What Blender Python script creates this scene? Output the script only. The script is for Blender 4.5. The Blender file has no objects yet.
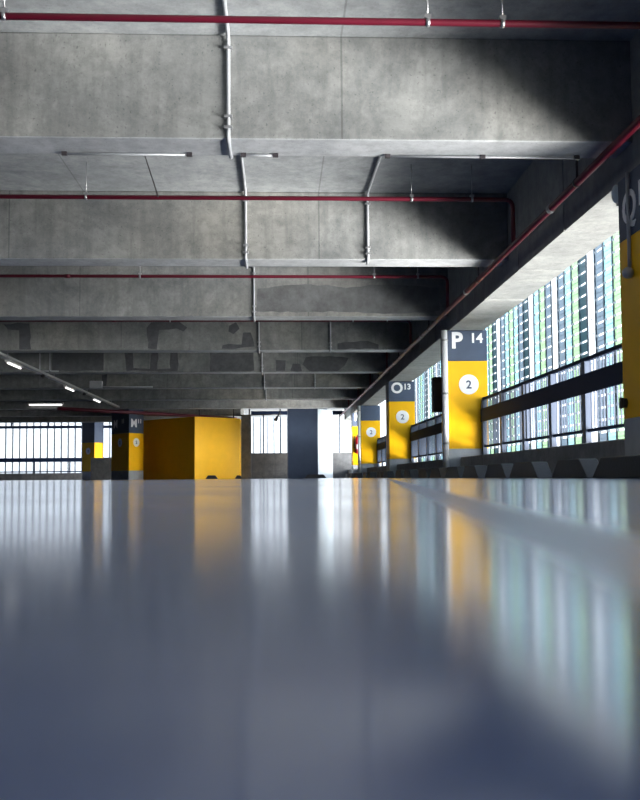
import bpy, bmesh, math, random
from mathutils import Vector, Matrix
random.seed(7)
C = bpy.context.scene.collection
PI = math.pi

# ------------------------------------------------------------------ camera
F, YAW, PITCH, ROLL, HZ, CH = 933.0, math.radians(2.64), math.radians(3.3), math.radians(0.45), 477.6, 0.02
cd = bpy.data.cameras.new('camera'); cam = bpy.data.objects.new('camera', cd); C.objects.link(cam)
cd.sensor_fit = 'HORIZONTAL'; cd.sensor_width = 36; cd.lens = F / 640 * 36
cd.clip_start = 0.005; cd.clip_end = 500
fw = Vector((math.sin(YAW) * math.cos(PITCH), math.cos(YAW) * math.cos(PITCH), math.sin(PITCH)))
rt = Vector((math.cos(YAW), -math.sin(YAW), 0)); up = rt.cross(fw)
rt2 = rt * math.cos(ROLL) - up * math.sin(ROLL); up2 = up * math.cos(ROLL) + rt * math.sin(ROLL)
cam.matrix_world = Matrix(((rt2.x, up2.x, -fw.x, 0), (rt2.y, up2.y, -fw.y, 0), (rt2.z, up2.z, -fw.z, CH), (0, 0, 0, 1)))
SH = HZ - 400 - F * math.tan(PITCH)
cd.shift_y = SH / 640
cd.dof.use_dof = True; cd.dof.focus_distance = 15; cd.dof.aperture_fstop = 8.0
bpy.context.scene.camera = cam

# ------------------------------------------------------------------ world
SKY_UP = 1.4
LOW_ = (54.0, -30.0, 27.0)     # strength, azimuth, half width of each light lobe added to the world
MID_ = (19.0, -42.0, 34.0)
HIGH_ = (12.0, -18.0, 32.0)
w = bpy.data.worlds.new('world'); bpy.context.scene.world = w; w.use_nodes = True
nt = w.node_tree; nt.nodes.clear()
tc = nt.nodes.new('ShaderNodeTexCoord'); sep = nt.nodes.new('ShaderNodeSeparateXYZ')
nt.links.new(tc.outputs['Generated'], sep.inputs[0])
ramp = nt.nodes.new('ShaderNodeValToRGB'); mr = nt.nodes.new('ShaderNodeMapRange')
mr.inputs['From Min'].default_value = -1; mr.inputs['From Max'].default_value = 1
nt.links.new(sep.outputs['Z'], mr.inputs['Value']); nt.links.new(mr.outputs[0], ramp.inputs[0])
e = ramp.color_ramp.elements
e[0].position = 0.0; e[0].color = (.20, .20, .20, 1)
e[1].position = 1.0; e[1].color = (.45, .68, 1.0, 1)
a = e.new(0.40); a.color = (.85, .88, .86, 1)
a = e.new(0.495); a.color = (.80, .88, .95, 1)
a = e.new(0.52); a.color = (.92, .97, 1.0, 1)
# added bright lobes, right of and behind the camera, aimed at beams and columns
def wm(op, a_, b_=None, c_=None):
    x = nt.nodes.new('ShaderNodeMath'); x.operation = op
    for i, v in enumerate((a_, b_, c_)):
        if v is None: continue
        if isinstance(v, (int, float)): x.inputs[i].default_value = v
        else: nt.links.new(v, x.inputs[i])
    return x.outputs[0]
def smooth(v, a_, b_):
    x = nt.nodes.new('ShaderNodeMapRange'); x.interpolation_type = 'SMOOTHSTEP'; nt.links.new(v, x.inputs[0])
    x.inputs[1].default_value = a_; x.inputs[2].default_value = b_; return x.outputs[0]
def azm(spec):
    az = wm('SUBTRACT', wm('ARCTAN2', sep.outputs['Y'], sep.outputs['X']), math.radians(spec[1]))
    return wm('MULTIPLY', smooth(wm('ABSOLUTE', az), math.radians(spec[2]), math.radians(spec[2] * .4)), spec[0])
zz = sep.outputs['Z']
low = wm('MULTIPLY', smooth(zz, -.56, -.46), smooth(zz, -.22, -.32))
mid = wm('MULTIPLY', smooth(zz, -.16, -.08), smooth(zz, .20, .10))
hi = wm('MULTIPLY', smooth(zz, .0, .06), smooth(zz, .55, .35))
lr = wm('ADD', wm('ADD', wm('MULTIPLY', low, azm(LOW_)), wm('MULTIPLY', mid, azm(MID_))), wm('MULTIPLY', hi, azm(HIGH_)))
lc = nt.nodes.new('ShaderNodeVectorMath'); lc.operation = 'SCALE'; lc.inputs[0].default_value = (1.0, .97, .92)
nt.links.new(lr, lc.inputs['Scale'])
sc_ = nt.nodes.new('ShaderNodeVectorMath'); sc_.operation = 'SCALE'; sc_.inputs['Scale'].default_value = SKY_UP
nt.links.new(ramp.outputs[0], sc_.inputs[0])
ad = nt.nodes.new('ShaderNodeVectorMath'); ad.operation = 'ADD'
nt.links.new(sc_.outputs[0], ad.inputs[0]); nt.links.new(lc.outputs[0], ad.inputs[1])
bg = nt.nodes.new('ShaderNodeBackground'); out = nt.nodes.new('ShaderNodeOutputWorld')
nt.links.new(ad.outputs[0], bg.inputs['Color']); nt.links.new(bg.outputs[0], out.inputs[0])

vs = bpy.context.scene.view_settings
vs.view_transform = 'Standard'; vs.look = 'None'; vs.gamma = 1; vs.use_curve_mapping = False
vs.exposure = 1.0
bpy.context.scene.display_settings.display_device = 'sRGB'
cy = bpy.context.scene.cycles
cy.use_denoising = True; cy.max_bounces = 10; cy.diffuse_bounces = 5; cy.glossy_bounces = 4
cy.transmission_bounces = 4; cy.sample_clamp_indirect = 25.0; cy.caustics_reflective = True

# ------------------------------------------------------------------ materials
def mat(name, col, rough=.6, metal=0., spec=.5, noise=0., nscale=6., bump=0., bscale=40., trans=0., emit=0., col2=None):
    m = bpy.data.materials.new(name); m.use_nodes = True
    t = m.node_tree; b = t.nodes['Principled BSDF']
    b.inputs['Base Color'].default_value = (*col, 1); b.inputs['Roughness'].default_value = rough
    b.inputs['Metallic'].default_value = metal; b.inputs['Specular IOR Level'].default_value = spec
    tcn = t.nodes.new('ShaderNodeTexCoord')
    if noise or col2:
        n = t.nodes.new('ShaderNodeTexNoise'); n.inputs['Scale'].default_value = nscale; n.inputs['Detail'].default_value = 6
        n.inputs['Roughness'].default_value = .65
        t.links.new(tcn.outputs['Object'], n.inputs['Vector'])
        r = t.nodes.new('ShaderNodeValToRGB')
        c2 = col2 or tuple(c * (1 - noise) for c in col); c1 = col if col2 else tuple(min(1, c * (1 + noise)) for c in col)
        r.color_ramp.elements[0].position = .32; r.color_ramp.elements[0].color = (*c2, 1)
        r.color_ramp.elements[1].position = .68; r.color_ramp.elements[1].color = (*c1, 1)
        t.links.new(n.outputs['Fac'], r.inputs[0]); t.links.new(r.outputs[0], b.inputs['Base Color'])
    if bump:
        n = t.nodes.new('ShaderNodeTexNoise'); n.inputs['Scale'].default_value = bscale; n.inputs['Detail'].default_value = 5
        t.links.new(tcn.outputs['Object'], n.inputs['Vector'])
        bp = t.nodes.new('ShaderNodeBump'); bp.inputs['Strength'].default_value = bump; bp.inputs['Distance'].default_value = .01
        t.links.new(n.outputs['Fac'], bp.inputs['Height']); t.links.new(bp.outputs[0], b.inputs['Normal'])
    if emit:
        b.inputs['Emission Color'].default_value = (1, .97, .93, 1); b.inputs['Emission Strength'].default_value = emit
    if trans:
        o = t.nodes['Material Output']; tr = t.nodes.new('ShaderNodeBsdfTranslucent'); tr.inputs['Color'].default_value = (*col, 1)
        mx = t.nodes.new('ShaderNodeMixShader'); mx.inputs[0].default_value = trans
        t.links.new(b.outputs[0], mx.inputs[1]); t.links.new(tr.outputs[0], mx.inputs[2]); t.links.new(mx.outputs[0], o.inputs[0])
    return m

def concrete(name, light, dark, warm=(.5, .48, .42), joint=0.):
    """board-marked concrete: clouds, fine speckle, vertical runs, pin holes and casting joints"""
    m = bpy.data.materials.new(name); m.use_nodes = True; t = m.node_tree; L = t.links
    b = t.nodes['Principled BSDF']; b.inputs['Roughness'].default_value = .75; b.inputs['Specular IOR Level'].default_value = .3
    tcn = t.nodes.new('ShaderNodeTexCoord')
    def noise(scale, det, rg, vec=None, dist=0):
        n = t.nodes.new('ShaderNodeTexNoise'); n.inputs['Scale'].default_value = scale
        n.inputs['Detail'].default_value = det; n.inputs['Roughness'].default_value = rg; n.inputs['Distortion'].default_value = dist
        L.new(vec or tcn.outputs['Object'], n.inputs['Vector']); return n.outputs['Fac']
    def mixc(f, c1, c2, mode='MIX'):
        x = t.nodes.new('ShaderNodeMix'); x.data_type = 'RGBA'; x.blend_type = mode
        for s, v in ((0, f), (6, c1), (7, c2)):
            if hasattr(v, 'is_linked'): L.new(v, x.inputs[s])
            else: x.inputs[s].default_value = v if s == 0 else (*v, 1)
        return x.outputs[2]
    def rng(v, a_, b_, lo=0., hi=1.):
        x = t.nodes.new('ShaderNodeMapRange'); L.new(v, x.inputs[0])
        for i, q in enumerate((a_, b_, lo, hi)): x.inputs[i + 1].default_value = q
        return x.outputs[0]
    c = mixc(rng(noise(1.1, 9, .72, None, .9), .33, .67), dark, light)
    c = mixc(rng(noise(.35, 3, .5), .5, .75, 0, .55), c, warm)
    mp = t.nodes.new('ShaderNodeMapping'); mp.inputs['Scale'].default_value = (7, 7, .5); L.new(tcn.outputs['Object'], mp.inputs[0])
    c = mixc(rng(noise(1.4, 5, .6, mp.outputs[0]), .50, .74, 0, .35), c, tuple(q * .55 for q in dark))
    c = mixc(rng(noise(6, 9, .8), .42, .68, 0, .6), c, tuple(q * .6 for q in dark))
    c = mixc(rng(noise(55, 2, .5), .66, .72, 0, .5), c, tuple(q * .4 for q in dark))
    if joint:
        sp = t.nodes.new('ShaderNodeSeparateXYZ'); L.new(tcn.outputs['Object'], sp.inputs[0])
        ma = t.nodes.new('ShaderNodeMath'); ma.operation = 'ADD'; ma.inputs[1].default_value = 100 * joint - .47
        L.new(sp.outputs['X'], ma.inputs[0])
        md = t.nodes.new('ShaderNodeMath'); md.operation = 'MODULO'; md.inputs[1].default_value = joint; L.new(ma.outputs[0], md.inputs[0])
        lt = t.nodes.new('ShaderNodeMath'); lt.operation = 'LESS_THAN'; lt.inputs[1].default_value = .014; L.new(md.outputs[0], lt.inputs[0])
        sc2 = t.nodes.new('ShaderNodeMath'); sc2.operation = 'MULTIPLY'; sc2.inputs[1].default_value = .45; L.new(lt.outputs[0], sc2.inputs[0])
        c = mixc(sc2.outputs[0], c, tuple(q * .35 for q in dark))
    L.new(c, b.inputs['Base Color'])
    bp = t.nodes.new('ShaderNodeBump'); bp.inputs['Strength'].default_value = .5; bp.inputs['Distance'].default_value = .008
    L.new(noise(22, 8, .75), bp.inputs['Height']); L.new(bp.outputs[0], b.inputs['Normal'])
    return m

M = {}
M['soffit'] = concrete('bounce_lit_soffit', (.52, .54, .56), (.36, .38, .40), (.48, .49, .49))  # paler than the beam faces, standing in for upward bounced light
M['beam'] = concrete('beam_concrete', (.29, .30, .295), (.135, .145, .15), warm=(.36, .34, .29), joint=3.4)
M['slab'] = concrete('slab_concrete', (.40, .42, .43), (.24, .26, .275), (.38, .40, .40), joint=2.6)
M['edge'] = concrete('edge_concrete', (.36, .37, .36), (.25, .26, .26), (.36, .36, .35))
M['kerb'] = concrete('kerb_concrete', (.30, .31, .32), (.19, .20, .21), (.3, .3, .29))
M['dwall'] = concrete('wall_concrete', (.14, .145, .15), (.06, .065, .075), (.14, .13, .12))
M['patch'] = mat('dark_cement', (.075, .08, .088), .8, noise=.25, nscale=9, bump=.3)
M['skim'] = mat('grey_skim', (.12, .125, .13), .8, noise=.3, nscale=5, bump=.3)
M['yellow'] = mat('yellow_paint', (.95, .51, .0), .5, spec=.25, noise=.04, nscale=3, bump=.08, bscale=9)
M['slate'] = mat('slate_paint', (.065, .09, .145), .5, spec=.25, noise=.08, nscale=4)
M['base'] = mat('grey_base_paint', (.36, .39, .43), .5, noise=.12, nscale=5)
M['white'] = mat('white_paint', (.86, .87, .9), .45)
M['conduit'] = mat('galvanised_conduit', (.42, .44, .47), .4, metal=.15, noise=.1, nscale=8)
M['down'] = mat('white_pipe', (.78, .8, .84), .3)
M['red'] = mat('red_pipe_paint', (.10, .004, .016), .42, noise=.12, nscale=5)
M['steel'] = mat('steel', (.45, .46, .48), .35, metal=.8)
M['navy'] = mat('navy_metal', (.008, .018, .05), .7, spec=.15)
M['railgrey'] = mat('rail_grey_metal', (.045, .065, .11), .5, metal=.0)
M['rubber'] = mat('black_rubber', (.018, .02, .026), .6, noise=.2, nscale=20, bump=.2)
M['dark'] = mat('dark_box', (.035, .03, .035), .45)
M['tray'] = mat('tray_metal', (.5, .5, .5), .4, metal=.4)
M['tube'] = mat('lamp_tube', (1, 1, 1), .4, emit=1.6)
M['slate_lit'] = mat('slate_lit_face', (.36, .42, .47), .35, noise=.05, nscale=2)  # pale tone in place of strong light on slate paint
M['glass'] = mat('lamp_glass', (.75, .85, .88), .12, spec=.8)
FIN = [mat('fin_white', (.64, .68, .72), .4, trans=.62), mat('fin_slate', (.26, .31, .36), .4, trans=.66),
       mat('fin_teal', (.35, .49, .53), .4, trans=.75), mat('fin_green', (.36, .47, .36), .4, trans=.75),
       mat('fin_deep', (.10, .17, .20), .4, trans=.55)]
FIN.append(mat('fin_clear', (.97, .98, 1.0), .3, trans=.93))
M['mullion'] = mat('mullion_dark', (.03, .05, .07), .5)

def floor_mat():
    m = bpy.data.materials.new('epoxy_floor'); m.use_nodes = True; t = m.node_tree; L = t.links
    b = t.nodes['Principled BSDF']; tcn = t.nodes.new('ShaderNodeTexCoord')
    n = t.nodes.new('ShaderNodeTexNoise'); n.inputs['Scale'].default_value = .5; n.inputs['Detail'].default_value = 4
    L.new(tcn.outputs['Object'], n.inputs[0])
    r = t.nodes.new('ShaderNodeValToRGB'); r.color_ramp.elements[0].color = (.018, .036, .105, 1); r.color_ramp.elements[1].color = (.030, .056, .15, 1)
    r.color_ramp.elements[0].position = .35; r.color_ramp.elements[1].position = .65
    L.new(n.outputs['Fac'], r.inputs[0]); L.new(r.outputs[0], b.inputs['Base Color'])
    # gloss: polished resin with a scuffed wheel track running across it
    mp = t.nodes.new('ShaderNodeMapping'); L.new(tcn.outputs['Object'], mp.inputs[0])
    sp = t.nodes.new('ShaderNodeSeparateXYZ'); L.new(tcn.outputs['Object'], sp.inputs[0])
    def math_(op, a_, b_=None):
        x = t.nodes.new('ShaderNodeMath'); x.operation = op
        for i, v in enumerate((a_, b_)):
            if v is None: continue
            if isinstance(v, (int, float)): x.inputs[i].default_value = v
            else: L.new(v, x.inputs[i])
        return x.outputs[0]
    # wheel track: distance from the line through TA and TB
    TA, TB = Vector((.16, .86, 0)), Vector((.088, .225, 0)); d = (TB - TA).normalized(); nx, ny = -d.y, d.x; c0 = -(nx * TA.x + ny * TA.y)
    dist = math_('ABSOLUTE', math_('ADD', math_('ADD', math_('MULTIPLY', sp.outputs['X'], nx), math_('MULTIPLY', sp.outputs['Y'], ny)), c0))
    mrr = t.nodes.new('ShaderNodeMapRange'); mrr.interpolation_type = 'SMOOTHSTEP'; L.new(dist, mrr.inputs[0])
    mrr.inputs[1].default_value = .008; mrr.inputs[2].default_value = .032; mrr.inputs[3].default_value = .2; mrr.inputs[4].default_value = 0
    n2 = t.nodes.new('ShaderNodeTexNoise'); n2.inputs['Scale'].default_value = 3; n2.inputs['Detail'].default_value = 3; L.new(tcn.outputs['Object'], n2.inputs[0])
    mr2 = t.nodes.new('ShaderNodeMapRange'); L.new(n2.outputs['Fac'], mr2.inputs[0])
    for i, q in enumerate((.3, .7, .11, .18)): mr2.inputs[i + 1].default_value = q
    L.new(math_('ADD', mr2.outputs[0], mrr.outputs[0]), b.inputs['Roughness'])
    b.inputs['Sheen Weight'].default_value = .05; b.inputs['Specular Tint'].default_value = (.72, .86, 1, 1); b.inputs['Sheen Roughness'].default_value = .35; b.inputs['Sheen Tint'].default_value = (.75, .85, 1, 1)
    b.inputs['IOR'].default_value = 1.6; b.inputs['Specular IOR Level'].default_value = .6
    n3 = t.nodes.new('ShaderNodeTexNoise'); n3.inputs['Scale'].default_value = 9; n3.inputs['Detail'].default_value = 1; L.new(tcn.outputs['Object'], n3.inputs[0])
    bp = t.nodes.new('ShaderNodeBump'); bp.inputs['Strength'].default_value = .12; bp.inputs['Distance'].default_value = .002
    L.new(n3.outputs['Fac'], bp.inputs['Height']); L.new(bp.outputs[0], b.inputs['Normal'])
    return m
M['floor'] = floor_mat()

# ------------------------------------------------------------------ builders
class MB:
    def __init__(s): s.bm = bmesh.new(); s.mi = 0
    def box(s, x0, x1, y0, y1, z0, z1, bev=0.):
        r = bmesh.ops.create_cube(s.bm, size=1)
        for v in r['verts']:
            v.co = Vector((x0 + (v.co.x + .5) * (x1 - x0), y0 + (v.co.y + .5) * (y1 - y0), z0 + (v.co.z + .5) * (z1 - z0)))
        fs = {f for v in r['verts'] for f in v.link_faces}
        for f in fs: f.material_index = s.mi
        if bev:
            es = list({e_ for v in r['verts'] for e_ in v.link_edges})
            bmesh.ops.bevel(s.bm, geom=es, offset=bev, segments=2, affect='EDGES', profile=.5)
        return s
    def prism(s, pts, z0, z1, axis='z'):
        """pts: outline; z1 may be a list (one top height per point)"""
        n = len(pts); tops = z1 if isinstance(z1, (list, tuple)) else [z1] * n
        def P(p, q):
            return {'z': (p[0], p[1], q), 'x': (q, p[0], p[1]), 'y': (p[0], q, p[1])}[axis]
        lo = [s.bm.verts.new(P(p, z0)) for p in pts]; hi = [s.bm.verts.new(P(p, tops[i])) for i, p in enumerate(pts)]
        fs = [s.bm.faces.new(lo[::-1]), s.bm.faces.new(hi)]
        for i in range(n): fs.append(s.bm.faces.new((lo[i], lo[(i + 1) % n], hi[(i + 1) % n], hi[i])))
        for f in fs: f.material_index = s.mi
        bmesh.ops.recalc_face_normals(s.bm, faces=fs)
        return s
    def tube(s, pts, r, seg=12, caps=True):
        pts = [Vector(p) for p in pts]; rings = []
        n = len(pts)
        for i, p in enumerate(pts):
            if i == 0: t = (pts[1] - p)
            elif i == n - 1: t = (p - pts[i - 1])
            else: t = (pts[i + 1] - p).normalized() + (p - pts[i - 1]).normalized()
            t.normalize()
            ref = Vector((0, 0, 1)) if abs(t.z) < .8 else Vector((1, 0, 0))
            if i and 'prev' in locals(): 
                a_ = prev - t * prev.dot(t)
                a_ = a_.normalized() if a_.length > 1e-4 else t.cross(ref).normalized()
            else: a_ = t.cross(ref).normalized()
            prev = a_; b_ = t.cross(a_)
            k = 1.0
            if 0 < i < n - 1:
                c = (pts[i + 1] - p).normalized().dot((p - pts[i - 1]).normalized()); k = 1 / max(.6, math.sqrt((1 + c) / 2))
            rr = r[i] if isinstance(r, (list, tuple)) else r
            rings.append([s.bm.verts.new(p + (a_ * math.cos(2 * PI * j / seg) + b_ * math.sin(2 * PI * j / seg)) * rr) for j in range(seg)])
        fs = []
        for i in range(n - 1):
            for j in range(seg):
                f = s.bm.faces.new((rings[i][j], rings[i][(j + 1) % seg], rings[i + 1][(j + 1) % seg], rings[i + 1][j])); f.smooth = True; fs.append(f)
        if caps: fs += [s.bm.faces.new(rings[0][::-1]), s.bm.faces.new(rings[-1])]
        for f in fs: f.material_index = s.mi
        return s
    def ball(s, c, r, sx=1, sy=1, sz=1):
        q = bmesh.ops.create_uvsphere(s.bm, u_segments=16, v_segments=10, radius=r)
        for v in q['verts']: v.co = Vector((c[0] + v.co.x * sx, c[1] + v.co.y * sy, c[2] + v.co.z * sz))
        for v in q['verts']:
            for f in v.link_faces: f.smooth = True; f.material_index = s.mi
        return s
    def build(s, name, m, parent=None, **kw):
        bmesh.ops.recalc_face_normals(s.bm, faces=s.bm.faces)
        me = bpy.data.meshes.new(name); s.bm.to_mesh(me); s.bm.free()
        for q in (m if isinstance(m, list) else [m]): me.materials.append(q)
        o = bpy.data.objects.new(name, me); C.objects.link(o)
        if parent: o.parent = parent; o.matrix_parent_inverse = parent.matrix_basis.inverted()
        for k, v in kw.items(): o[k] = v
        return o
def root(name, loc, label, cat, group=None):
    o = bpy.data.objects.new(name, None); C.objects.link(o); o.location = loc; o.empty_display_size = .1
    o['label'] = label; o['category'] = cat
    if group: o['group'] = group
    return o
def tag(o, label, cat, group=None):
    o['label'] = label; o['category'] = cat
    if group: o['group'] = group
    return o
def bend(pts, r=.08, n=5):
    """round the corners of a polyline"""
    P = [Vector(p) for p in pts]; o = [P[0]]
    for i in range(1, len(P) - 1):
        a_ = (P[i - 1] - P[i]); b_ = (P[i + 1] - P[i]); k = min(r, a_.length * .45, b_.length * .45)
        a_ = P[i] + a_.normalized() * k; b_ = P[i] + b_.normalized() * k
        for j in range(n + 1):
            u = j / n; o.append(a_ * (1 - u) ** 2 + P[i] * 2 * u * (1 - u) + b_ * u * u)
    o.append(P[-1]); return o
def text(body, size, mtx, parent, name='letter', m='white', bold=.012, align='LEFT'):
    cu = bpy.data.curves.new(name, 'FONT'); cu.body = body; cu.size = size; cu.offset = bold * size; cu.extrude = .002
    cu.align_x = align; cu.resolution_u = 4
    tmp = bpy.data.objects.new('tmp', cu); C.objects.link(tmp)
    bpy.context.view_layer.update()
    me = bpy.data.meshes.new_from_object(tmp.evaluated_get(bpy.context.evaluated_depsgraph_get()))
    bpy.data.objects.remove(tmp)
    me.transform(mtx); me.materials.clear(); me.materials.append(M[m])
    o = bpy.data.objects.new(name, me); C.objects.link(o); o.parent = parent; o.matrix_parent_inverse = parent.matrix_basis.inverted()
    return o
def on_plane(origin, right, z=0.):
    """matrix putting text-local x along `right`, y up, facing outward"""
    r = Vector(right).normalized(); u = Vector((0, 0, 1)); n = r.cross(u)
    return Matrix(((r.x, u.x, n.x, origin[0]), (r.y, u.y, n.y, origin[1]), (r.z, u.z, n.z, origin[2]), (0, 0, 0, 1)))
def disc(c, right, rad, parent, num='2', size=.17):
    r = Vector(right).normalized(); n = r.cross(Vector((0, 0, 1))); c = Vector(c)
    b = MB(); b.tube([c - n * .001, c + n * .006], rad, seg=40)
    d = b.build('number_disc', M['white'], parent)
    mt = on_plane(c + n * .007 - Vector((0, 0, size * .35)), right)
    text(num, size, mt, parent, 'number', 'slate', .02, 'CENTER')

# ------------------------------------------------------------------ shell
ZS, ZB, ZE = 3.2, 2.44, 2.22            # slab, transverse beam and edge beam undersides
XE = 2.6
BY = [6.55 + 3.68 * i for i in range(-4, 12)]   # front faces of the transverse beams
def S(o): o['kind'] = 'structure'; return o
S(MB().box(-18, 3.25, -10, 49, -.3, 0).build('floor', M['floor']))
S(MB().box(-18, 3.1, -10, 49, ZS, ZS + .3).build('ceiling', M['slab']))
S(MB().box(-18.3, -18, -10, 49, -.3, ZS + .3).build('wall_left', M['dwall']))
S(MB().box(-18, 3.1, -10.3, -10, -.3, ZS + .3).build('wall_back', M['dwall']))
PY = [-1.4, 6.2, 13.85, 21.3, 28.5, 31.7]      # front faces of the columns along the open side
ends = [-10] + sum([[y, y + .6] for y in PY], []) + [36.0]
for i in range(0, len(ends), 2):
    S(MB().box(2.74, 3.25, ends[i], ends[i + 1], 0, .31, .012).build('wall_right', M['kerb']))
# end wall: low parapet and header, open above
S(MB().box(-1.0, 3.3, 36, 36.2, 0, .98).build('wall_end', M['dwall']))
tag(MB().box(-1.38, -1.0, 35.9, 36.3, 0, ZB, .01).build('wall_pier', M['dwall']), 'narrow brown grey concrete pier beside the right edge of the yellow block', 'pier')
S(MB().box(-18, 3.3, 48.6, 48.8, 0, .36).build('wall_far', M['dwall']))

# ------------------------------------------------------------------ edge beam and transverse beams
eb = MB(); yy = -10.0; rj = random.Random(3)
while yy < 36:                              # cast in lengths with open joints
    y2 = min(36, yy + rj.uniform(1.3, 1.9)); eb.mi = 0; eb.box(XE + rj.uniform(-.004, .004), 3.1 + rj.uniform(-.02, .02), yy, y2 - .028, ZE + rj.uniform(0, .006), ZS)
    eb.mi = 1; eb.box(XE + .02, 3.09, y2 - .028, y2, ZE + .012, ZS - .01); yy = y2
tag(eb.build('edge_beam', [M['edge'], M['mullion']]), 'long concrete edge beam over the columns, its pale underside lit from outside', 'beam')
names = {4: 'nearest wide grey ceiling beam across the top of the picture, dark at its right end',
         5: 'second ceiling beam from the top, a red pipe crossing its upper face',
         6: 'third ceiling beam from the top, smooth dark skim on its right half',
         7: 'fourth ceiling beam from the top, with hook-shaped dark cement patches',
         8: 'fifth ceiling beam from the top, with long rectangular dark patches',
         9: 'sixth ceiling beam from the top, one small dark patch at left',
         10: 'seventh ceiling beam, low strip just above the yellow block',
         11: 'farthest ceiling beam seen, right above the slate grey pillar'}
beams = {}
for i, y in enumerate(BY):
    if y > 42: continue
    if i > 11: lab = 'dim ceiling beam far back over the left bays, %s beyond the yellow block' % ('first', 'second', 'third', 'fourth')[i - 12]
    else: lab = names.get(i, 'concrete ceiling beam overhead behind the viewpoint')
    x1 = XE if y < 35.5 else -1.4
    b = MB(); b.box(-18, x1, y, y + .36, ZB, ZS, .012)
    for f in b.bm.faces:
        if abs(f.calc_center_median().z - ZB) < .002: f.material_index = 1      # underside paler, light bounced off the floor put into its colour
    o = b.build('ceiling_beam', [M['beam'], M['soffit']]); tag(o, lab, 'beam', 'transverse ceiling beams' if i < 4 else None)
    beams[i] = (o, y)

# cement patches: outlines measured on the beam faces (x, z) in metres
def unproj(px, py, Y):
    v = fw * F + rt2 * (px - 320) + up2 * (400 + SH - py)
    return v.x / v.y * Y, CH + v.z / v.y * Y
def patch(i, pts):
    o, y = beams[i]
    q = [unproj(px, py, y) for px, py in pts]
    q = [(x, min(max(z, ZB + .006), ZS - .01)) for x, z in q]
    # ragged outline
    r = []
    for j in range(len(q)):
        a_, b_ = Vector(q[j]), Vector(q[(j + 1) % len(q)])
        n = max(1, int((b_ - a_).length / .12))
        for u in range(n):
            p = a_.lerp(b_, u / n); r.append((p.x + random.uniform(-.015, .015), min(max(p.y + random.uniform(-.015, .015), ZB + .004), ZS - .005)))
    b = MB(); b.prism(r, y - .004, y + .001, 'y')
    bmesh.ops.triangulate(b.bm, faces=[f for f in b.bm.faces if len(f.verts) > 4])
    b.build('cement_patch', M['skim' if i == 6 else 'patch'], o)
for i, pts in [
    (6, [(258, 288), (300, 284), (345, 287), (395, 284), (438, 288), (440, 311), (400, 314), (330, 312), (256, 312)]),
    (7, [(148, 349), (147, 328), (151, 322), (178, 321), (187, 327), (183, 332), (176, 329), (160, 330), (157, 349)]),
    (7, [(20, 349), (20, 331), (8, 329), (4, 324), (30, 323), (31, 349)]),
    (7, [(229, 325), (236, 323), (239, 329), (234, 334), (229, 332)]),
      (7, [(243, 333), (251, 332), (254, 347), (222, 349), (222, 345), (242, 344)]),
    (7, [(338, 343), (368, 341), (378, 345), (378, 349), (338, 349)]),
    (8, [(52, 352), (104, 352), (104, 371), (52, 371)]),
    (8, [(125, 352), (133, 352), (133, 368), (150, 369), (151, 352), (158, 352), (158, 369), (170, 369), (170, 352), (178, 352), (178, 371), (127, 371)]),
    (8, [(210, 353), (254, 353), (254, 371), (210, 371)]),
    (8, [(276, 360), (285, 360), (285, 371), (276, 371)]),
    (8, [(293, 364), (300, 364), (302, 371), (291, 371)]),
    (8, [(306, 357), (330, 356), (348, 358), (345, 366), (338, 371), (310, 371), (303, 364)]),
    (9, [(102, 375), (107, 374), (106, 387), (101, 387)])]:
    patch(i, pts)

# ------------------------------------------------------------------ columns
def column(X0, Y0, W, D, label, letter=None, num=None, side_text=None, zt=ZE):
    r = root('concrete_column', (X0 + W / 2, Y0 + D / 2, 0), label, 'column')
    for nm, z0, z1, m in (('base', 0, .435, 'base'), ('yellow_band', .435, 1.755, 'yellow'), ('sign_band', 1.755, zt, 'slate')):
        b = MB(); b.box(X0, X0 + W, Y0, Y0 + D, z0, z1, .006); b.build(nm, M[m], r)
    yf = Y0 - .001
    if letter:
        text(letter, .335, on_plane((X0 + .055, yf, 1.955), (1, 0, 0)), r, 'letter', bold=.034)
        text(num, .20 if letter == 'P' else .18, on_plane((X0 + .338, yf, 2.035), (1, 0, 0)), r, 'number', bold=.032)
    disc((X0 + W * .52, yf, 1.40), (1, 0, 0), .15, r)
    return r
XP = 2.57
column(XP, PY[1], .6, .6, 'nearest column at the right edge, brown-yellow in shade with Q 15 sideways')
q = bpy.data.objects[[o.name for o in C.objects if o.name.startswith('concrete_column')][-1]]
text('Q', .335, on_plane((XP - .002, PY[1] + .52, 1.86), (0, -1, 0)), q, 'letter', bold=.022)
text('15', .25, on_plane((XP - .002, PY[1] + .24, 1.93), (0, -1, 0)), q, 'number', bold=.018)
column(XP, PY[2], .6, .6, 'tall yellow column marked P 14 with a white pipe at its left', 'P', '14')
column(XP, PY[3], .6, .6, 'yellow column marked O 13 with a round 2 sign', 'O', '13')
column(XP, PY[4], .6, .6, 'smaller yellow column beyond O 13, round 2 sign, plain slate top')
column(XP, PY[5], .6, .6, 'farthest narrow yellow column with a fire extinguisher, half hidden', 'M', '11')
column(XP, PY[0], .6, .6, 'yellow concrete column standing behind the viewpoint')

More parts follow.
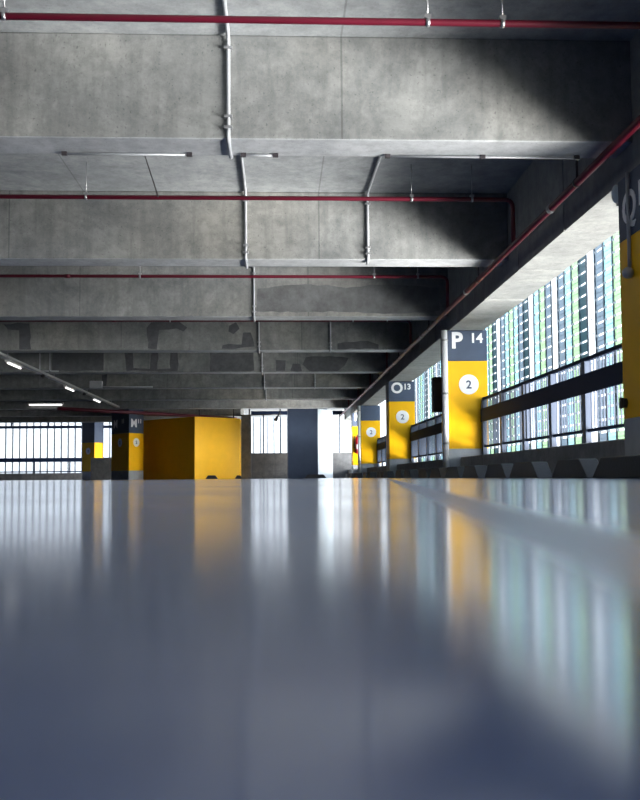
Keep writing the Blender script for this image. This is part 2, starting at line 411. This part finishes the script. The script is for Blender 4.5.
# ------------------------------------------------------------------ pipes fixed at the columns
def down(x, y, r, label, zt=ZE, z0=.0):
    t = root('downpipe', (x, y, z0), label, 'pipe')
    MB().tube([(x, y, z0), (x, y, zt)], r, 20).build('pipe', M['down'], t)
    for z in (.5, 1.25, 2.05):
        MB().tube([(x, y, z), (x, y, z + .03)], r + .006, 20).build('clamp', M['steel'], t)
    return t
down(XP - .048, PY[2] - .0, .047, 'white vertical drain pipe on the left corner of column P 14')
down(XP - .052, PY[4] + .05, .05, 'thin white vertical pipe on the left corner of the column beyond O 13')
bx = root('switch_box', (XP - .08, PY[2] + .72, 1.05), 'tall dark box mounted behind the white pipe of column P 14', 'box')
MB().box(XP - .16, XP, PY[2] + .4, PY[2] + .58, 1.02, 1.56, .01).build('housing', M['dark'], bx)
MB().box(XP - .15, XP - .01, PY[2] + .385, PY[2] + .40, 1.05, 1.53, .004).build('door', M['dark'], bx)
# conduit with pull-down button at the near column
pc = root('call_button', (XP - .02, PY[1] + .30, 1.5), 'thin conduit ending in a round grey button box on the nearest column', 'button')
MB().tube([(XP - .018, PY[1] + .36, ZE), (XP - .018, PY[1] + .36, 1.52)], .013, 12).build('conduit', M['conduit'], pc)
MB().ball((XP - .03, PY[1] + .36, 1.48), .042).build('button_box', M['conduit'], pc)
kn = MB(); kn.tube([(XP, PY[1] + .54, .55), (XP - .03, PY[1] + .54, .55)], .035, 16); kn.box(XP - .05, XP - .025, PY[1] + .52, PY[1] + .56, .51, .59, .005)
tag(kn.build('hook_knob', M['dark']), 'small black knob low on the far edge of the nearest column', 'knob')
lp = root('bulkhead_lamp', (XP - .02, PY[1] + .66, 2.2), 'small glassy lamp under the edge beam beside the nearest column', 'lamp')
MB().box(XE + .0, XE + .06, PY[1] + .66, PY[1] + .72, 2.07, 2.22, .005).build('bracket', M['steel'], lp)
MB().ball((XE - .005, PY[1] + .69, 2.16), .05, .8, .6, 1.5).build('glass_shade', M['glass'], lp)
# fire extinguisher on the farthest column
fx = root('fire_extinguisher', (XP + .16, PY[5] - .09, .8), 'small red fire extinguisher hung on the farthest right column', 'fire extinguisher')
X_, Y_ = XP + .16, PY[5] - .09
MB().tube([(X_, Y_, .82), (X_, Y_, .84), (X_, Y_, 1.32), (X_, Y_, 1.38), (X_, Y_, 1.41)], [.05, .075, .075, .05, .03], 20).build('cylinder', mat('red_enamel', (.6, .02, .03), .3), fx)
MB().box(X_ - .02, X_ + .02, Y_ - .03, Y_ + .03, 1.41, 1.47, .005).box(X_ - .015, X_ + .1, Y_ - .01, Y_ + .01, 1.46, 1.48).build('valve', M['dark'], fx)
MB().tube(bend([(X_, Y_, 1.44), (X_ - .1, Y_, 1.42), (X_ - .11, Y_, 1.0)], .05), .012, 8).build('hose', M['dark'], fx)
MB().box(X_ - .04, X_ + .05, Y_ - .082, Y_ - .07, .98, 1.14).build('label_plate', M['white'], fx)
MB().box(X_ - .03, X_ + .03, Y_ + .05, Y_ + .092, 1.0, 1.3).build('wall_bracket', M['dark'], fx)

# ------------------------------------------------------------------ railings between the columns
XR = 3.10
bar_mb = MB(); bar_mb.box(-.006, .006, -.006, .006, .46, 1.17); bar0 = bar_mb.build('baluster', M['railgrey']); bar_me = bar0.data; bpy.data.objects.remove(bar0)
spans = [(ends[2 * i + 1] if 0 else PY[i] + .6, PY[i + 1]) for i in range(len(PY) - 1)]
where = ['behind the viewpoint', 'between the nearest column and column P 14', 'between columns P 14 and O 13', 'just beyond column O 13', 'in the last short bay']
for k, (y0, y1) in enumerate(spans):
    r = root('railing', (XR, (y0 + y1) / 2, .31), 'dark metal railing on the low kerb wall, ' + where[k], 'railing')
    MB().box(XR - .025, XR + .025, y0, y1, 1.16, 1.20, .005).build('top_rail', M['navy'], r)
    MB().box(XR - .05, XR - .03, y0, y1, .83, 1.03, .004).build('guard_plate', M['navy'], r)
    MB().box(XR - .02, XR + .02, y0, y1, .45, .48, .004).build('bottom_rail', M['navy'], r)
    n = max(2, round((y1 - y0) / 1.09)); st = (y1 - y0) / n
    for j in range(n + 1):
        y = y0 + .05 + (y1 - y0 - .1) * j / n
        b = MB(); b.box(XR - .04, XR + .02, y - .05, y + .05, .31, 1.16, .004); p = b.build('post', M['railgrey'], r)
        MB().box(XR - .09, XR + .07, y - .09, y + .09, .31, .325, .003).build('base_plate', M['steel'], p)
    nb = int((y1 - y0) / .088)
    nb = min(nb, 99)
    for j in range(nb):
        y = y0 + (y1 - y0) * (j + .5) / nb
        o = bpy.data.objects.new('baluster', bar_me); C.objects.link(o); o.location = (XR, y, 0); o.parent = r; o.matrix_parent_inverse = r.matrix_basis.inverted()

# ------------------------------------------------------------------ facade fins outside
def fin_mesh(kind, mw=.032):
    b = MB(); FZ = .28; z = FZ
    rr = random.Random(kind)
    if kind == 0:
        b.mi = 0; b.box(-.006, .006, -.14, .14, FZ, 4.6)
        b.mi = 1
        for q in range(12): zz = rr.uniform(.4, 4); yy = rr.uniform(-.1, .1); b.box(-.012, -.007, yy - .02, yy + .02, zz, zz + .015)
    else:
        while z < 4.5:
            b.mi = 0; b.box(-.006, .006, -.14, .14, z, z + .128); b.box(-.009, -.006, -.14, .14, z + .06, z + .066); z += .16
    b.mi = 1; b.box(-.02, .02, .14, .14 + mw, FZ, 4.6); b.box(-.012, .012, -.15, -.14, FZ, 4.6)
    o = b.build('facade_fin', [FIN[5] if kind == 0 and mw > .04 else FIN[kind], M['mullion']]); me = o.data; bpy.data.objects.remove(o); return me
FM = [fin_mesh(k) for k in range(5)]; FF = [fin_mesh(k, .055) for k in range(2)]
cn = ['plain white', 'slatted grey-blue', 'slatted pale teal', 'slatted light green', 'slatted deep green-grey']
seq = [3, 2, 1, 0, 4, 3, 2, 1, 0, 1, 3, 2, 0, 4, 1, 2]
y = 11.3; k = 0
while y < 28.6:
    kd = seq[k % len(seq)]
    o = bpy.data.objects.new('facade_fin', FM[kd]); C.objects.link(o); o.location = (4.25, y, 0)
    tag(o, cn[kd] + ' upright strip of the screen outside the railing', 'facade strip', cn[kd] + ' strips of the outer screen')
    y += .33; k += 1
x = -18.0; k = 0
while x < 3.2:
    kd = 0 if random.random() < .93 else 1
    o = bpy.data.objects.new('facade_fin', FF[kd]); C.objects.link(o); o.location = (x, 49.6, 0); o.rotation_euler.z = PI / 2
    nm = 'white' if kd == 0 else 'pale slatted'
    tag(o, nm + ' upright strip of the bright screen beyond the far end', 'facade strip', nm + ' strips beyond the far end')
    x += .36; k += 1

# sills that carry the strips, bracketed off the kerbs
sl = root('screen_sill', (4.2, 20, .22), 'dark ledge under the outer screen beyond the right railing', 'sill')
MB().box(4.1, 4.4, 11.1, 28.8, .2, .281, .004).build('channel', M['navy'], sl)
for j in range(9): MB().box(3.24, 4.1, 11.6 + 2 * j, 11.68 + 2 * j, .2, .28).build('bracket', M['navy'], sl)
sl = root('screen_sill', (-7, 49.3, .22), 'dark ledge under the bright screen at the far end', 'sill')
MB().box(-18.2, 3.4, 49.4, 49.8, .2, .281, .004).build('channel', M['navy'], sl)
for j in range(10): MB().box(-17.5 + 2.2 * j, -17.4 + 2.2 * j, 48.79, 49.41, .2, .28).build('bracket', M['navy'], sl)

# far left railing and frame
r = root('railing', (-11, 48.6, .36), 'long dark railing in front of the bright screen at far left', 'railing')
MB().box(-18, 3, 48.55, 48.62, .93, 1.14, .004).build('guard_plate', M['navy'], r)
MB().box(-18, 3, 48.6, 48.64, .40, .46, .004).build('bottom_rail', M['navy'], r)
for j in range(12):
    MB().box(-17.9 + j * 1.8, -17.84 + j * 1.8, 48.6, 48.66, .36, 1.14, .004).build('post', M['navy'], r)
fr = root('screen_rail', (-11, 48.7, 2.7), 'dark horizontal rail across the top of the bright screen at far left', 'rail')
MB().box(-18, -8, 48.6, 48.7, 2.66, 2.80, .004).build('rail', M['navy'], fr)
for j in range(6): MB().box(-17.5 + j * 1.9, -17.44 + j * 1.9, 48.6, 48.7, 2.80, ZS, .004).build('hanger', M['navy'], fr)

# ------------------------------------------------------------------ wheel stops
def stop(x, y0, y1, label):
    b = MB(); L_ = y1 - y0
    b.prism([(y0, 0), (y1, 0), (y1 - .2, .15), (y0 + .2, .15)], x - .075, x + .075, 'x')
    for f in b.bm.faces: pass
    bmesh.ops.bevel(b.bm, geom=list(b.bm.edges), offset=.006, segments=1, affect='EDGES')
    o = b.build('wheel_stop', M['rubber'])
    tag(o, label, 'wheel stop'); return o
segs = [(5.4, 6.82), (6.92, 7.85), (8.26, 9.3), (9.42, 10.42), (10.75, 11.7), (11.85, 12.9), (13.2, 14.2), (14.4, 15.4), (16.2, 17.2), (17.4, 18.4), (19.6, 20.6), (20.8, 21.8), (23.2, 24.2), (24.4, 25.4), (27, 28), (28.9, 29.9), (31, 32)]
slab_ = ['black wheel stop at the right picture edge below the nearest column', 'black wheel stop just left of the nearest column', 'black wheel stop under the middle of the near railing, right of its pair',
         'black wheel stop under the near railing, left of its pair', 'black wheel stop just right of column P 14', 'black wheel stop at the foot of column P 14',
         'black wheel stop left of column P 14 white pipe'] 
for j, (a_, b_) in enumerate(segs):
    if j < 7: stop(2.40, a_, b_, slab_[j])
    else:
        o = stop(2.40, a_, b_, 'small distant black wheel stop along the right kerb between P 14 and the end wall'); o['group'] = 'distant wheel stops along the right kerb'
def stop_x(x0, x1, y, label):
    b = MB(); b.prism([(x0, 0), (x1, 0), (x1 - .1, .13), (x0 + .1, .13)], y - .08, y + .08, 'y')
    bmesh.ops.bevel(b.bm, geom=list(b.bm.edges), offset=.01, segments=2, affect='EDGES')
    tag(b.build('wheel_stop', M['rubber']), label, 'wheel stop')
stop_x(-2.55, -2.1, 33.3, 'low black wheel stop in front of the bright yellow wall face')
stop_x(-1.55, -1.25, 34.0, 'tiny black wheel stop at the right corner of the yellow block')
stop_x(.95, 1.7, 32.4, 'low black wheel stop at the foot of the slate grey pillar')

# ------------------------------------------------------------------ far blocks
yb = root('yellow_block', (-3, 35, 0), 'large yellow painted wall block with one bright and one shaded face', 'wall block')
fp = [(-5.25, 36.5), (-2.98, 33.9), (-1.4, 35.25), (-1.4, 37.6), (-5.25, 37.6)]
MB().prism(fp, 0, [2.29, 2.26, 2.27, 2.27, 2.29]).build('block', M['yellow'], yb)
sb = root('slate_pillar', (1, 33.5, 0), 'wide slate grey pillar with its lit right side painted pale before the end wall', 'pillar')
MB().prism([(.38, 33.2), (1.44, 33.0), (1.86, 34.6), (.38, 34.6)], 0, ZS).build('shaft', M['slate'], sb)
MB().prism([(1.445, 33.0), (2.02, 33.9), (2.02, 34.6), (1.87, 34.6)], 0, 2.46).build('lit_side', M['slate_lit'], sb)  # lit face of the slate pillar, its brightness painted in as pale colour
for k, (x, wd) in enumerate([(-.55, .05), (.1, .03), (2.05, .06), (2.4, .04)]):
    tag(MB().box(x, x + wd, 36.05, 36.12, .98, 2.45).build('window_bar', M['navy']), ['dark upright bar in the middle of the window left of the slate pillar', 'thin dark upright bar near the slate pillar left edge', 'dark upright bar just right of the pale pillar side', 'thin upright bar in the window left of the extinguisher column'][k], 'window bar')
tag(MB().box(-1.0, XE, 36.0, 36.15, 2.46, 2.60, .004).build('window_header', M['navy']), 'dark header rail over the end wall windows', 'rail')

def rot_column(cx, cy, L_, R_, zt, label, letter, num, zy0=.33, zy1=1.72, disc_right=True):
    """column standing cornerwise: corner, left end and right end of the two faces seen"""
    lx, ly = L_; rx, ry = R_
    back = (lx + rx - cx, ly + ry - cy)
    r = root('concrete_column', ((lx + rx) / 2, (ly + ry) / 2, 0), label, 'column')
    pts = [(lx, ly), (cx, cy), (rx, ry), back]
    for nm, z0, z1, m in (('base', 0, zy0, 'base'), ('yellow_band', zy0, zy1, 'yellow'), ('sign_band', zy1, zt, 'slate')):
        MB().prism(pts, z0, z1).build(nm, M[m], r)
    dl = Vector((cx - lx, cy - ly, 0)); dr = Vector((rx - cx, ry - cy, 0))
    for d_, p0 in ((dl, Vector((lx, ly, 0))), (dr, Vector((cx, cy, 0)))):
        n = d_.normalized().cross(Vector((0, 0, 1))) * .002
        if d_ is dr and not disc_right: continue
        c = p0 + d_ * .5 + n; disc((c.x, c.y, 1.38), d_, .16, r)
        if letter:
            c = p0 + d_ * .12 + n; text(letter, .42, on_plane((c.x, c.y, 1.95), d_), r, 'letter', bold=.03)
            c = p0 + d_ * .58 + n; text(num, .22, on_plane((c.x, c.y, 2.1), d_), r, 'number', bold=.03)
    return r
rot_column(-5.45, 34.6, (-6.28, 35.7), (-5.0, 35.2), ZS, 'column marked M 11 set cornerwise left of the yellow block', 'M', '11')
rot_column(-8.72, 45.0, (-9.42, 45.6), (-8.42, 45.5), ZS, 'small distant cornerwise column in front of the bright far left screen', None, None, .4, 1.78, False)
tag(MB().box(-8.1, -5.6, 41, 41.2, 0, .95).build('low_wall', M['dwall']), 'low dark wall left of the cornerwise column M 11', 'wall')

# ------------------------------------------------------------------ red pipes
ZP, XL, ZL = 2.845, 2.42, 2.37
lpz = root('main_sprinkler_pipe', (XL, 12, ZL), 'long dark red main pipe running along the edge beam', 'pipe')
MB().tube([(XL, -9.8, ZL), (XL, 35.8, ZL)], .032, 20).build('pipe', M['red'], lpz)
for y in [PY[0] + 2 + 3.68 * j + q for j in range(-2, 10) for q in (0,)]:
    MB().tube([(XL, y, ZL), (XL, y + .06, ZL)], .040, 20).build('coupling', M['steel'] if int(y) % 2 else M['red'], lpz)
for i, y in enumerate(BY):
    if y + .8 > 35: continue
    b = MB(); yy = y + .72
    b.tube([(XL, yy, ZL + .03), (XL, yy, ZS)], .011, 8); b.box(XL - .05, XL + .05, yy - .05, yy + .05, ZS - .012, ZS)
    b.tube([(XL, yy - .015, ZL), (XL, yy + .015, ZL)], .038, 16)
    b.build('hanger', M['dark'], lpz)
lab_p = {4: 'nearest red sprinkler pipe across the very top of the picture', 5: 'second red sprinkler pipe from the top, bending down at its right end',
         6: 'third red sprinkler pipe from the top', 7: 'fourth red sprinkler pipe from the top'}
for i, y in enumerate(BY):
    yy = y - .93
    if yy > 34: continue
    lab = lab_p.get(i, 'small far red sprinkler pipe between the distant beams' if i > 7 else 'red sprinkler pipe overhead behind the viewpoint')
    r = root('sprinkler_pipe', (-6, yy, ZP), lab, 'pipe', None if i in lab_p else ('far sprinkler pipes' if i > 7 else 'sprinkler pipes behind the viewpoint'))
    MB().tube(bend([(-17.8, yy, ZP), (XL, yy, ZP), (XL, yy, ZL + .02)], .09), .022, 14).build('pipe', M['red'], r)
    xs = [-14.5, -11.2, -8.1, -5.0, -1.65 if i == 4 else -1.9, .95 if i == 4 else 1.38, 1.42 if i == 4 else 2.0]
    for x in xs:
        b = MB(); b.tube([(x, yy, ZP + .02), (x, yy, ZS)], .005, 6); b.tube([(x - .012, yy, ZP), (x + .012, yy, ZP)], .028, 14); b.box(x - .02, x + .02, yy - .02, yy + .02, ZP + .02, ZP + .045)
        b.build('hanger', M['steel'], r)
    for x in (-13, -9.6, -6.4):
        b = MB(); b.tube([(x, yy, ZP + .02), (x, yy, ZP + .07), (x, yy, ZP + .085)], [.009, .009, .02], 10); b.tube([(x - .035, yy, ZP), (x + .035, yy, ZP)], .027, 12)
        b.build('sprinkler_head', M['red'], r)
    for x in (-15.0, -8.9, -2.9):
        MB().tube([(x - .04, yy, ZP), (x + .04, yy, ZP)], .028, 14).build('coupling', M['red'], r)
tag(MB().tube(bend([(-7.2, 31.0, 2.36), (-5.1, 33.0, 2.36), (-1.6, 36.6, 2.36), (-1.6, 44, 2.36)], .2), .06, 16).build('fire_main', M['red']), 'thick pinkish red pipe passing over the yellow block', 'pipe')
dc = root('dark_conduit', (-1.4, 35.7, 2.4), 'dark thin conduit with drop legs above the yellow block and end window', 'conduit')
MB().tube([(-4.1, 33.0, 2.5), (-2.6, 33.6, 2.5)], .02, 8).tube([(-2.78, 33.5, 2.27), (-2.78, 33.5, ZS)], .02, 8).build('left_run', M['dark'], dc)
MB().tube([(-1.65, 35.5, 2.40), (.2, 35.5, 2.44)], .022, 8).tube([(-1.65, 35.5, 2.27), (-1.65, 35.5, ZS)], .022, 8).tube([(-1.05, 35.6, 2.25), (-1.05, 35.6, ZS)], .03, 8).build('right_run', M['dark'], dc)
hf = root('hanging_fitting', (.08, 34.6, 2.3), 'small dark angled fitting hanging in the end window', 'fitting')
MB().tube([(.12, 34.8, ZS), (.12, 34.8, 2.5), (.02, 34.6, 2.28)], .025, 8).build('stem', M['dark'], hf)
MB().tube([(.02, 34.6, 2.3), (-.05, 34.5, 2.16)], [.04, .07], 12).build('head', M['dark'], hf)

# ------------------------------------------------------------------ grey conduits
def path_over(X, i0, i1, ext=.0):
    p = []
    for i in range(i0, i1 + 1):
        y = BY[i]
        p += [(X, y - .02, ZS - .02), (X, y - .02, ZB - .02), (X, y + .38, ZB - .02), (X, y + .38, ZS - .02)]
    return p
mc = root('cable_conduit', (-.335, 12, ZS), 'pale grey conduit stepping over every beam at centre left', 'conduit')
MB().tube(bend([(-.335, -3, ZS - .02)] + path_over(-.335, 3, 10), .06, 4), .0145, 10).build('conduit', M['conduit'], mc)
for i in range(4, 11):
    y = BY[i]
    for z in (ZB + .06, ZB + .14, ZS - .12): MB().box(-.365, -.305, y - .042, y - .001, z, z + .02, .002).build('clip', M['steel'], mc)
for i, lab in ((5, 'short grey conduit down the second beam, right of centre'), (7, 'short grey conduit down the fourth beam'), (9, 'small grey conduit down the sixth beam')):
    y = BY[i]; X = 1.02
    r = root('beam_conduit', (X, y, ZS), lab, 'conduit')
    MB().tube(bend([(X + .03, y - 3.2, ZS - .02), (X, y - .02, ZS - .02), (X, y - .02, ZB - .01), (X, y + .12, ZB - .02)], .1, 5), .0155, 10).build('conduit', M['conduit'], r)
    for z in (ZB + .05, ZB + .12, ZS - .15): MB().box(X - .03, X + .03, y - .042, y - .001, z, z + .018, .002).build('clip', M['steel'], r)
y = BY[4] + .30
for x0, x1, lab in ((-1.58, -.62, 'thin pipe clipped under the nearest beam, left of the vertical conduit'), (-.26, .02, 'short thin pipe under the nearest beam by the vertical conduit'), (.82, 2.3, 'long bright thin pipe clipped under the nearest beam at right')):
    r = root('soffit_conduit', ((x0 + x1) / 2, y, ZB), lab, 'conduit')
    MB().tube([(x0, y, ZB - .016), (x1, y, ZB - .016)], .009, 8).build('tube', M['conduit'], r)
    for x in [x0 + .02, x1 - .02] + ([(x0 + x1) / 2] if x1 - x0 > 1 else []):
        MB().box(x - .02, x + .02, y - .015, y + .015, ZB - .028, ZB, .002).build('clip', M['dark'], r)
tag(MB().tube([(-1.18, BY[4] + 1.7, ZS), (-1.18, BY[4] + 1.7, ZP + .1), (-1.18, BY[5] - .93, ZP)], .006, 6).build('drop_wire', M['dark']), 'thin dark wire dropping to the second red pipe at upper left', 'wire')

# ------------------------------------------------------------------ cable tray with tube lamps
XT, ZT = -5.14, 2.33
r = root('cable_tray', (XT, 15, ZT), 'long pale cable tray receding at left under the beams', 'cable tray')
MB().box(XT - .05, XT + .05, 1, 30.4, ZT, ZT + .008).box(XT - .05, XT - .044, 1, 30.4, ZT, ZT + .05).box(XT + .044, XT + .05, 1, 30.4, ZT, ZT + .05).build('tray', M['tray'], r)
for i in range(3, 11):
    y = BY[i] + .18
    MB().box(XT - .07, XT + .07, y - .02, y + .02, ZT - .01, ZT - .002).tube([(XT - .065, y, ZT), (XT - .065, y, ZB)], .006, 6).tube([(XT + .065, y, ZT), (XT + .065, y, ZB)], .006, 6).build('hanger', M['steel'], r)
for y, lab in ((18.0, 'nearest lit tube lamp under the left cable tray'), (22.9, 'middle lit tube lamp under the left cable tray'), (26.4, 'farthest lit tube lamp at the end of the left cable tray')):
    t = root('tube_lamp', (XT, y + .6, ZT), lab, 'lamp')
    MB().box(XT - .045, XT + .045, y - .05, y + .95, ZT - .055, ZT - .011, .005).build('housing', M['tray'], t)
    MB().tube([(XT, y, ZT - .075), (XT, y + .9, ZT - .075)], .014, 12).build('tube', M['tube'], t)
for y in (20.6, 25.0):
    tag(MB().ball((XT + .02, y, ZT - .04), .05, 1, 1, .8).build('dome_sensor', M['dark']), 'small dark dome on the left cable tray, %s' % ('nearer one' if y < 22 else 'farther one'), 'sensor')
t = root('tube_lamp', (-7.9, 32.2, 2.6), 'single crosswise lit tube lamp at far left over the screen', 'lamp')
MB().box(-8.5, -7.3, 32.15, 32.25, 2.60, 2.66, .005).build('housing', M['tray'], t)
MB().tube([(-8.45, 32.2, 2.58), (-7.35, 32.2, 2.58)], .02, 12).build('tube', M['tube'], t)
for x in (-8.4, -7.4): MB().tube([(x, 32.2, 2.66), (x, 32.2, ZS)], .006, 6).build('hanger', M['steel'], t)
jb = root('junction_box', (-4.8, BY[9] - .1, 2.5), 'square pale junction box on the sixth beam right of the cable tray', 'box')
MB().box(-4.95, -4.62, BY[9] - .14, BY[9], 2.42, 2.62, .008).build('housing', M['conduit'], jb)
MB().tube([(-4.62, BY[9] - .07, 2.46), (-3.3, BY[9] - .07, 2.46)], .02, 8).build('conduit', M['conduit'], jb)
for X, i, lab in ((-3.95, 8, 'white L-shaped conduit on the fifth beam at left'), (-3.6, 8, 'plain white conduit on the fifth beam beside the L-shaped one')):
    yy = BY[i] - .02; xx = unproj(40 if X < -3.8 else 50, 360, BY[i])[0]
    tag(MB().tube(bend([(xx, yy, ZS), (xx, yy, ZB + .03), (xx + .2, yy, ZB + .03)], .05), .014, 8).build('beam_conduit', M['conduit']), lab, 'conduit')
